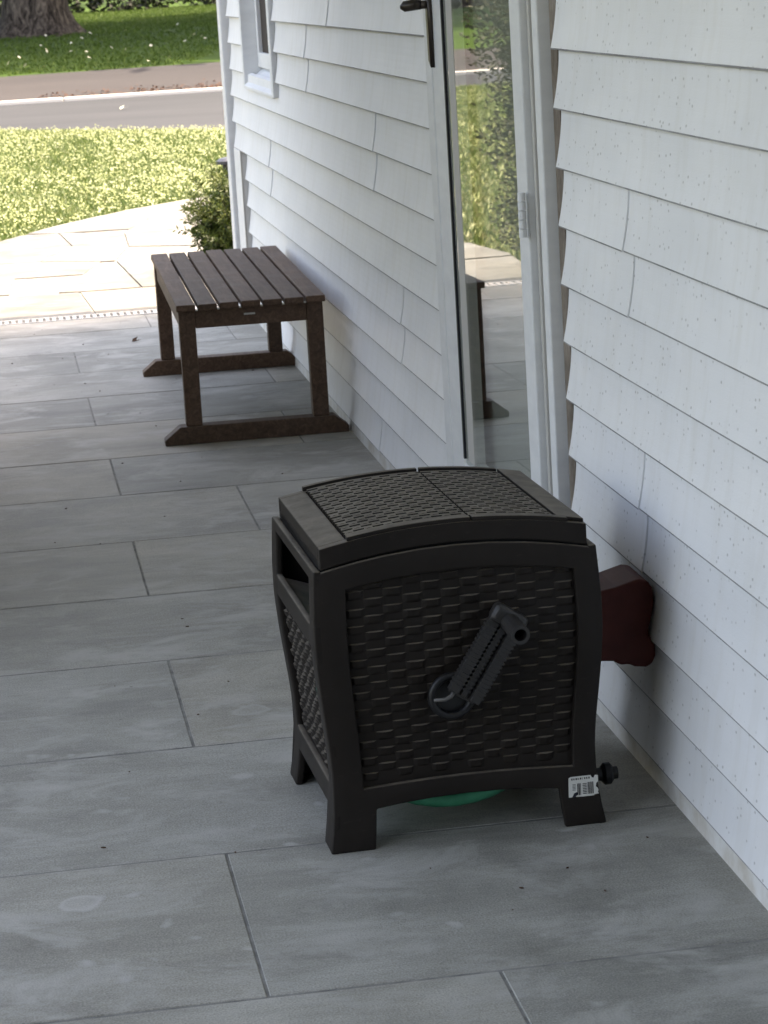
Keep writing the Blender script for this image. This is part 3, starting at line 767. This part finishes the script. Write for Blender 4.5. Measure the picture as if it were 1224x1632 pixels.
# crank
cr = MB(); hub = (-.005, .236); tip = (.071, .350)
fy = -(W(.24)+DY)
cr_root = MB().tube([(hub[0]-.014+.031*math.cos(a), fy-.010, hub[1]-.004+.031*math.sin(a)) for a in [2*math.pi*i/28 for i in range(28)]], .0062, 8, closed=True).build('crank', M['black'], hb, smooth=True)
MB().tube([(hub[0]-.014, fy+.012, hub[1]-.004), (hub[0]-.014, fy-.004, hub[1]-.004)], .030, 24).build('hub', M['black'], cr_root)
ax = Vector((tip[0]-hub[0], 0, tip[1]-hub[1])); Ln = ax.length; ax.normalize(); sd_v = Vector((ax.z, 0, -ax.x))*1.22
def AP(t, s_, d): return Vector((hub[0], fy, hub[1])) + ax*t + sd_v*s_ + Vector((0, -d, 0))
arm = MB()
def armbox(t0, t1, s0, s1, d0, d1):
    n = len(arm.v)
    arm.v += [tuple(AP(t, s_, d)) for d in (d0, d1) for t, s_ in ((t0,s0), (t1,s0), (t1,s1), (t0,s1))]
    arm.f += [tuple(n+i for i in q) for q in ((0,1,2,3), (7,6,5,4), (0,4,5,1), (1,5,6,2), (2,6,7,3), (3,7,4,0))]
armbox(-.006, Ln-.006, -.018, .018, .016, .022)                         # web
armbox(-.002, Ln, -.022, -.0085, .022, .036); armbox(-.002, Ln, .0085, .022, .022, .036)
armbox(-.002, Ln-.02, -.004, .004, .022, .030)
arm.build('crank_arm', M['crank'], cr_root, bevel=.0012)
arm = MB()
for i in range(17):
    t = .008+i*.0068
    armbox(t, t+.0034, -.0232, -.0078, .023, .0375); armbox(t, t+.0034, .0078, .0232, .023, .0375); armbox(t, t+.003, -.0055, .0055, .023, .0312)
stuff(arm.build('rib', M['crank'], cr_root))
cap = MB(); 
arm = cap; armbox(Ln-.016, Ln+.013, -.0235, .0235, .014, .041); cap.build('crank_cap', M['crank'], cr_root, bevel=.009, seg=4)
kn = MB()
o_, i_ = .0145, .0095; seg = 18
P0, P1 = AP(Ln-.006, .002, .040), AP(Ln-.009, .005, .100)
d_ = (P1-P0).normalized(); a_ = d_.orthogonal().normalized(); b2 = d_.cross(a_)
def ring(p, r): return [tuple(p+(a_*math.cos(2*math.pi*j/seg)+b2*math.sin(2*math.pi*j/seg))*r) for j in range(seg)]
rings = [ring(P0, o_), ring(P1, o_), ring(P1, i_), ring(P0+d_*.01, i_)]
for r_ in rings: kn.v += r_
for k in range(3):
    for j in range(seg): kn.f.append((k*seg+j, k*seg+(j+1) % seg, (k+1)*seg+(j+1) % seg, (k+1)*seg+j))
kn.f.append(tuple(3*seg+j for j in range(seg)))
kn.build('crank_handle', M['crank'], cr_root, smooth=False)
cl = MB(); cl.tube([AP(.002,-.012,.026), AP(-.010,-.013,.028), AP(-.018,-.018,.030), AP(-.027,-.030,.030)], [.003,.0035,.003,.0025], 8)
cl.build('spring_clip', M['steel'], cr_root, smooth=True)
bo = MB(); bo.box(-.0885,-.0855,-(W(.42)+DY)-.001,-(W(.42)+DY)+.004,.4335,.4365)
# hose connector on the right side, near the front leg
hc = MB(); hc.tube([(.190,-.150,.058), (.236,-.150,.058)], .0105, 14); hc.tube([(.226,-.150,.058), (.231,-.150,.058), (.240,-.150,.058), (.244,-.150,.058)], [.012,.0175,.0175,.013], 18); hc.tube([(.244,-.150,.058), (.252,-.150,.058)], .010, 14)
hc.build('hose_connector', M['black'], hb, smooth=False)
# paper label with printing, peeling at the edges, on the front right leg
lb_y = -(W(.06)+DY)-.0012
lx0, lx1, lz0, lz1 = .159, .207, .038, .077
pts = [(lx0,.040), (lx0+.001,.075), (lx0+.004,lz1), (lx0+.036,lz1), (lx0+.0375,.0735), (lx0+.0405,.0718), (lx0+.043,.0765), (lx0+.0475,.0755), (lx0+.0475,.066), (lx0+.0445,.0635), (lx0+.0435,.058), (lx0+.0465,.0555), (lx0+.0478,.052), (lx0+.0465,.0495), (lx0+.0478,.047), (lx0+.0478,.0395), (lx0+.045,.038), (lx0+.026,.038), (lx0+.0235,.0412), (lx0+.019,.0415), (lx0+.016,.0385), (lx0+.004,.0378)]
lab = MB().prism(pts, 1, lb_y-.0006, lb_y+.0004).build('label_sticker', M['label'], hb)
ink = MB()
def bar(x0, x1, z0, z1): ink.quad((lx0+x0, lb_y-.0009, z0), (lx0+x1, lb_y-.0009, z0), (lx0+x1, lb_y-.0009, z1), (lx0+x0, lb_y-.0009, z1))
xq = .005
for wq in (.0026,.0022,.0028,.0018,.0026,.0010,.0024,.0022,.0026): bar(xq, xq+wq*.8, .0718, .0748); xq += .0034      # title line
for i, (xx, ww) in enumerate(((.0140,.0012),(.0160,.0018),(.0186,.0009))): bar(xx, xx+ww, .047, .066)
for i in range(7): bar(.0225, .0290, .0482+i*.0026, .0482+i*.0026+.0013)
for i, (xx, ww) in enumerate(((.0305,.0006),(.0318,.0013),(.0338,.0006),(.0352,.0012),(.0370,.0005),(.0382,.0014))): bar(xx, xx+ww, .0475, .0665)
for i in range(5): bar(.0065, .0115, .0555+i*.0022, .0555+i*.0022+.0009)
ink.build('print', M['ink'], lab)
sm_ = MB(); 
sm_.prism([(lx0+.001,.0425), (lx0+.006,.0452), (lx0+.0085,.0505), (lx0+.0135,.0525), (lx0+.0145,.0485), (lx0+.0105,.0445), (lx0+.005,.0432)], 1, lb_y-.0012, lb_y-.0008)
sm_.build('torn_patch', M['ink'], lab)

# green garden hose wound on the reel inside the box
gh = MB(); path = []
turns = 9
for i in range(turns*40+1):
    a = 2*math.pi*i/40; t = i/(turns*40)
    path.append((-.345+(.186+.004*math.sin(3*a))*math.cos(a), 3.752+.27*t, .2295+.186*math.sin(a)))
gh.tube(path, .0125, 8)
tag(gh.build('garden_hose', M['hose'], smooth=True), 'green hose wound on the reel, its bottom showing under the brown box', 'hose')

# maroon hose hanger on the wall behind the box
mh = thing('hose_hanger', 'dark maroon plastic hanger jutting from the siding behind the hose box', 'hose hanger', (0, 3.85, 0))
pr = [(-.135,.325), (-.098,.329), (-.055,.336), (-.020,.3455), (-.006,.343), (.0035,.330), (.005,.308), (.0015,.286), (-.006,.264), (-.0045,.252), (.0045,.240), (.0045,.219), (-.002,.205), (-.012,.201), (-.030,.2035), (-.040,.209), (-.052,.2075), (-.064,.2155), (-.135,.222)]
s = MB().prism(pr, 1, 0, .118); s.build('body', M['maroon'], mh, bevel=.006, seg=3)

# ------------------------------------------------------------------ plants
def rnd_dir():
    while True:
        v = Vector((random.uniform(-1,1), random.uniform(-1,1), random.uniform(-1,1)))
        if .05 < v.length < 1: return v.normalized()
def leaf(mb, p, d, n, L, Wd):
    d = d.normalized(); s = d.cross(n)
    if s.length < 1e-4: s = d.orthogonal()
    s.normalize(); m_ = p+d*L*.45
    mb.quad(p, m_+s*Wd*.5, p+d*L, m_-s*Wd*.5)
def clump(mb, c, rad, n, L, Wd, hollow=.55, up=.2, seed=0):
    for _ in range(n):
        d = rnd_dir(); nz = mnoise.noise(Vector((d.x*2.2+seed, d.y*2.2, d.z*2.2)))
        r = (hollow+(1-hollow)*random.random())*(1+.38*nz)
        p = Vector((c[0]+d.x*rad[0]*r, c[1]+d.y*rad[1]*r, c[2]+d.z*rad[2]*r))
        if p.z < c[2]-rad[2]*.98 or p.z < .005: continue
        leaf(mb, p, (d+rnd_dir()*.8+Vector((0,0,up))), rnd_dir(), L*random.uniform(.6,1.3), Wd*random.uniform(.7,1.2))
# low spreading yew at the house corner
yw = thing('yew_shrub', 'low spreading green yew beside the corner of the white house', 'shrub', (.165, 11.75, 0))
yb = MB(); ys_ = MB(); random.seed(21)
for i in range(330):
    az = random.uniform(0, 2*math.pi); el = random.uniform(.15, 1.35); rr_ = random.uniform(.18, .40)
    d = Vector((math.cos(az)*math.cos(el), math.sin(az)*math.cos(el)*1.2, math.sin(el)))
    st_ = Vector((random.uniform(-.05,.05), random.uniform(-.06,.06), .03)); en = st_+Vector((d.x*rr_*.72, d.y*rr_*1.1, d.z*rr_*1.18))
    ys_.tube([st_, st_.lerp(en,.5)+Vector((0,0,.02)), en], [.005,.003,.0015], 4, caps=False)
    for k in range(5):
        b0 = st_.lerp(en, random.uniform(.45,1.0)); dd = (d+rnd_dir()*.9).normalized(); Lb = random.uniform(.04,.09)
        for q in range(9):
            p = b0+dd*Lb*q/8
            for sgn in (-1,1):
                sv = dd.cross(rnd_dir()).normalized()*sgn
                leaf(yb, p, sv+dd*.6, rnd_dir(), random.uniform(.022,.034), .0075)
yb.build('foliage', M['yew'], yw, raw=True); ys_.build('stem', M['bark'], yw, raw=True)
# tall evergreen beside the porch end, seen in the door glass
ev = thing('evergreen_tree', 'tall dark evergreen left of the porch end, reflected in the door glass', 'tree', (-1.62, 11.0, 0))
eb = MB(); random.seed(5)
for i in range(20):
    z = .15+i*.13; r = .34*(1-.28*abs(i-9)/9)
    clump(eb, (random.uniform(-.05,.05), random.uniform(-.05,.05), z), (r, r, .18), 2000, .026, .013, .45, .4, i)
eb.build('crown', M['evergreen'], ev, raw=True)
MB().tube([(0,0,-.03), (.01,0,.6), (0,.01,1.6), (0,0,2.5)], [.07,.055,.035,.01], 10).build('trunk', M['bark'], ev, smooth=True)

# long planter with clipped box shrubs, added out of view to block light
pt = thing('planter', 'added light-blocking long grey planter on the open left side of the porch, outside the picture', 'planter', (-1.62, 6.55, 0))
pb = MB(); pb.box(-.20,.20,-1.55,1.55,.0,.05); pb.box(-.20,-.17,-1.55,1.55,.05,.42); pb.box(.17,.20,-1.55,1.55,.05,.42); pb.box(-.17,.17,-1.55,-1.52,.05,.42); pb.box(-.17,.17,1.52,1.55,.05,.42)
stuff_p = pb.build('trough', M['mortar'], pt); MB().box(-.169,.169,-1.519,1.519,.051,.38).build('soil', M['bark'], pt)
for i, (yy, lab_) in enumerate(((5.35, 'added light-blocking box shrub at the near end of the grey planter'), (5.95, 'added light-blocking box shrub second from the near end of the grey planter'), (6.55, 'added light-blocking box shrub in the middle of the grey planter'), (7.15, 'added light-blocking box shrub second from the far end of the grey planter'), (7.75, 'added light-blocking box shrub at the far end of the grey planter'))):
    t_ = thing('blocker_shrub', lab_, 'shrub', (-1.62, yy, .38), 0, 'added light-blocking box shrubs in the planter')
    b_ = MB(); random.seed(50+i); clump(b_, (0,0,.70), (.32,.38,.78), 10000, .035, .022, .55, .3, i*2.3)
    b_.build('foliage', M['evergreen'], t_, raw=True); MB().tube([(0,0,0), (0,0,.4)], .02, 8).build('stem', M['bark'], t_)

# big tree across the road, only its trunk foot shows in the picture
def tree(name, x, y, r, h, cr, label, nleaf, seed, base_flare=True, group=None):
    random.seed(seed); z0 = terrain_z(x, y)
    t = thing(name, label, 'tree', (x, y, z0), 0, group)
    tb = MB(); seg = 26; hs = [-.15, 0, .08, .2, .4, .75, 1.3, 2.2, h*.45]
    for j, z in enumerate(hs):
        f = 1+.62*math.exp(-max(z,0)/.22) if base_flare else 1
        for q in range(seg):
            a = 2*math.pi*q/seg
            rr_ = r*f*(1-.25*max(z,0)/h)*(1+.09*math.sin(5*a+1)*math.exp(-max(z,0)/.6)+.04*mnoise.noise(Vector((math.cos(a)*3, math.sin(a)*3, z*2))))
            tb.v.append((rr_*math.cos(a), rr_*math.sin(a), z))
    for j in range(len(hs)-1):
        for q in range(seg): tb.f.append((j*seg+q, j*seg+(q+1) % seg, (j+1)*seg+(q+1) % seg, (j+1)*seg+q))
    for i in range(7):
        a = 2*math.pi*i/7+random.random(); L = cr*random.uniform(.6,.9); z1 = h*random.uniform(.32,.45)
        tb.tube([(0,0,z1-.4), (math.cos(a)*L*.4, math.sin(a)*L*.4, z1+L*.35), (math.cos(a)*L, math.sin(a)*L, z1+L*.6)], [r*.42,r*.28,r*.08], 8)
    tb.build('trunk', M['bark'], t, smooth=True, raw=True)
    cb = MB()
    for i in range(24):
        a = random.uniform(0, 2*math.pi); rr_ = cr*math.sqrt(random.random())*.75; z = h*random.uniform(.48,.92)
        clump(cb, (rr_*math.cos(a), rr_*math.sin(a), z), (cr*.38, cr*.38, h*.13), nleaf, .60, .40, .2, 0, i)
    cb.build('crown', M['crown'], t, raw=True)
    return t
tree('oak_tree', .02, 43.0, .50, 13, 6.5, 'large old tree whose broad trunk stands on the lawn across the road', 600, 3)
tree('oak_tree', 11.5, 47.0, .35, 12, 6.5, 'shade tree right of the big trunk across the road, hidden by the house', 600, 4)
tree('oak_tree', -8.5, 45.0, .35, 12, 6.0, 'shade tree left of the big trunk across the road, out of view', 300, 6)
tree('oak_tree', 9.5, 39.8, .30, 11, 5.5, 'shade tree nearest the road behind the corner of the house', 600, 8)

# shrubs at the back of the far lawn
random.seed(11)
bushes = [(2.6, 61.5, 1.5, .95, 'bush_dark', 'dark clipped shrub behind the trunk at the back of the far lawn'),
          (4.9, 62.3, 1.2, 1.1, 'bush_grey', 'pale grey green shrub, first to the right of the dark ones on the far lawn'),
          (6.6, 62.0, 1.0, 1.0, 'bush_grey', 'pale grey green shrub in the middle of the row behind the far lawn'),
          (8.0, 62.8, .8, 1.3, 'bush_dark', 'tall dark shrub between two paler ones behind the far lawn'),
          (9.6, 62.4, 1.0, .9, 'bush_grey', 'small yellowish shrub at the right end of the row behind the far lawn'),
          (.2, 62.0, 1.5, 1.2, 'bush_dark', 'dark shrub hidden behind the big trunk across the road'),
          (11.6, 62.4, 1.2, 1.2, 'bush_dark', 'dark shrub at the far right of the row, next to the house edge')]
for i, (x, y, r, h, m_, lab_) in enumerate(bushes):
    b_ = MB(); clump(b_, (0,0,h*.5), (r, r*.7, h*.75), 1500, .16, .09, .35, .3, i*3.1)
    o = b_.build('shrub', M[m_], raw=True); o.location = (x, y, terrain_z(x,y)-.05); tag(o, lab_, 'shrub', 'shrubs behind the far lawn')
# far wood behind
fw_ = MB(); random.seed(12)
for i in range(46):
    x = -60+i*3.4; clump(fw_, (x, 72+random.uniform(-2,3), 3.4+.9), (2.6, 2.0, 3.6), 160, .8, .5, .3, .2, i)
stuff(fw_.build('far_wood', M['bush_dark'], raw=True), 'dark wood behind the shrubs across the road', 'wood')

# path light behind the yew
pl_ = thing('path_light', 'small black solar path light rising behind the yew', 'path light', (.175, 12.45, -.035))
s = MB(); s.tube([(0,0,.0), (0,0,.40)], .011, 8); s.build('stake', M['black'], pl_)
s = MB(); s.tube([(0,0,.40), (0,0,.465)], .030, 14); s.build('lantern', M['black'], pl_)
s = MB(); s.tube([(0,0,.465), (0,0,.480), (0,0,.492), (0,0,.497)], [.062,.062,.045,.02], 16); s.build('cap', mat('solar_cap', (.05,.055,.07), .3, .6), pl_)

# ------------------------------------------------------------------ grass and litter
def inside(p, poly):
    c = False; n = len(poly); j = n-1
    for i in range(n):
        (xi, yi), (xj, yj) = poly[i], poly[j]
        if (yi > p[1]) != (yj > p[1]) and p[0] < (xj-xi)*(p[1]-yi)/(yj-yi)+xi: c = not c
        j = i
    return c
random.seed(31)
gb, db = MB(), MB()
def blade(mb, x, y, h, wd, lean):
    a = random.uniform(0, 2*math.pi); l = random.uniform(.1, lean)
    dx, dy = math.cos(a), math.sin(a)
    mb.tri((x-dy*wd*.5, y+dx*wd*.5, -.027), (x+dy*wd*.5, y-dx*wd*.5, -.027), (x+dx*l*h, y+dy*l*h, -.027+h*random.uniform(.8,1)))
def scatter(n, x0, x1, y0, y1, sz, dry):
    for _ in range(n):
        x, y = random.uniform(x0,x1), random.uniform(y0,y1)
        if y > edge_y(x)-.02 or inside((x,y), outline) or (y < 10.5) : continue
        pn = mnoise.noise(Vector((x*1.1, y*.6, 3)))
        if random.random() < dry*(1+.9*pn): blade(db, x, y, .036*sz*random.uniform(.6,1.3), .012*sz*random.uniform(.6,1.5), 1.1)
        else: blade(gb, x, y, .040*sz*random.uniform(.6,1.2), .010*sz*random.uniform(.7,1.3), .8)
scatter(150000, -1.5, 1.7, 12.6, 26.5, .85, .13)
scatter(5000, -1.3, 1.7, 23.0, 26.5, 1.0, .75)
for q in range(16):
    y = 10.6+q*1.12; xc = -.213*(y+.56-5.0)-.1
    scatter(2000, xc-.75, xc+.75, y, y+1.12, 1.0, .26)
scatter(9000, -8, -1.0, 10.6, 28.5, 1.5, .26)
scatter(5000, .1, 1.5, 10.8, 14.5, 1.0, .2)
for _ in range(12000):
    y = random.uniform(12.8, 26.5); x = random.uniform(-1.4, 1.4)
    if y > edge_y(x) or inside((x,y), outline) or mnoise.noise(Vector((x*1.3, y*.5, 9))) < random.uniform(-.45,.25): continue
    for q in range(2):
        p = Vector((x+random.uniform(-.02,.02), y+random.uniform(-.03,.03), .012+random.uniform(-.012,.014)))
        leaf(db, p, Vector((random.uniform(-1,1), random.uniform(-1,1), random.uniform(-.3,.6))), Vector((0,-.6,.8)), random.uniform(.011,.021), .013)
stuff(gb.build('grass', M['blade'], raw=True), 'green grass blades of the sunlit front lawn', 'grass')
stuff(db.build('dry_grass', M['dry_blade'], raw=True), 'pale dry grass and clover scattered in the sunlit front lawn', 'grass')
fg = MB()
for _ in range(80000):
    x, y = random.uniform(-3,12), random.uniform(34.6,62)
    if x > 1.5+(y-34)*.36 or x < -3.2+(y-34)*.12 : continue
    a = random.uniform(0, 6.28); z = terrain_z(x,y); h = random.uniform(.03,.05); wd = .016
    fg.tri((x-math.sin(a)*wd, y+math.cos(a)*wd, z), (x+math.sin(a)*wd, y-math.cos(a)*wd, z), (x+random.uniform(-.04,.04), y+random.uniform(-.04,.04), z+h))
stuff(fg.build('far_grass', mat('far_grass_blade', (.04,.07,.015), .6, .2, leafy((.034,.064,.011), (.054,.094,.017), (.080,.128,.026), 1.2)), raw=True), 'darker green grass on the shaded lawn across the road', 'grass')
# leaf litter
lt = MB()
for _ in range(900):
    t = random.random(); x = -1+t*3.0
    x = 2.15+random.gauss(0,.28) if random.random() < .45 else random.uniform(-.3, 2.2)
    y = 31.32+abs(random.gauss(0,.35)); pile = .05*math.exp(-((x-2.2)/.25)**2-((y-31.4)/.3)**2)
    leaf(lt, Vector((x, y, terrain_z(x,y)+.012+random.random()*(.006+pile))), Vector((random.uniform(-1,1), random.uniform(-1,1), .15)), Vector((0,0,1)), .05, .03)
stuff(lt.build('leaf_litter', M['brown_leaf'], raw=True), 'brown leaf litter gathered along the kerb by the house edge', 'leaf litter')
lw = MB()
for _ in range(38):
    y = 34.8+abs(random.gauss(0, 4.5)); x = random.uniform(-.8, 3.6)
    leaf(lw, Vector((x, y, terrain_z(x,y)+.05)), Vector((random.uniform(-1,1), random.uniform(-1,1), .4)), Vector((0,0,1)), random.uniform(.04,.09), .05)
stuff(lw.build('fallen_leaves', M['pale_leaf'], raw=True), 'pale fallen leaves dotted over the lawn across the road', 'fallen leaves')
ol = MB(); leaf(ol, Vector((0,0,0)), Vector((1,-.2,.25)), Vector((0,0,1)), .12, .085); leaf(ol, Vector((.02,.01,.004)), Vector((.6,.5,.5)), Vector((0,0,1)), .07, .06)
o = ol.build('fallen_leaf', M['pale_leaf']); o.location = (.47, 28.0, -.018); tag(o, 'single pale leaf lying on the grey road', 'leaf')

# grit and dry bits lying on the porch paving
random.seed(77)
gm = MB()
for _ in range(70):
    x, y = random.uniform(-1.25, -.04), random.uniform(3.2, 10.2)
    if -.62 < x < -.05 and 3.65 < y < 4.2: continue
    r = random.uniform(.0006, .0018)*(1+.05*(y-3.2)); a = random.uniform(0, 3.14); e = random.uniform(1, 2.6)
    ca, sa = math.cos(a)*r, math.sin(a)*r
    p = [(x+ca*e, y+sa*e), (x-sa, y+ca), (x-ca*e, y-sa*e), (x+sa, y-ca)]
    gm.prism(p, 2, .0004, .0008+r*.8)
stuff(gm.build('grit', M['brown_leaf']), 'dark bits of grit scattered over the grey porch paving', 'grit')
for i, (x, y, a, lab_) in enumerate(((-.50, 9.55, .4, 'small curled dry leaf beside the far leg of the bench'), (-.36, 9.35, 2.0, 'second dry leaf lying between the far legs of the bench'))):
    m_ = MB(); d = Vector((math.cos(a), math.sin(a), .12)); leaf(m_, Vector((0,0,.004)), d, Vector((0,.5,1)), .042, .018); leaf(m_, Vector((0,0,.004)), d+Vector((0,.2,.5)), Vector((.6,0,1)), .034, .016)
    o = m_.build('dry_leaf', M['brown_leaf']); o.location = (x, y, 0); tag(o, lab_, 'leaf')
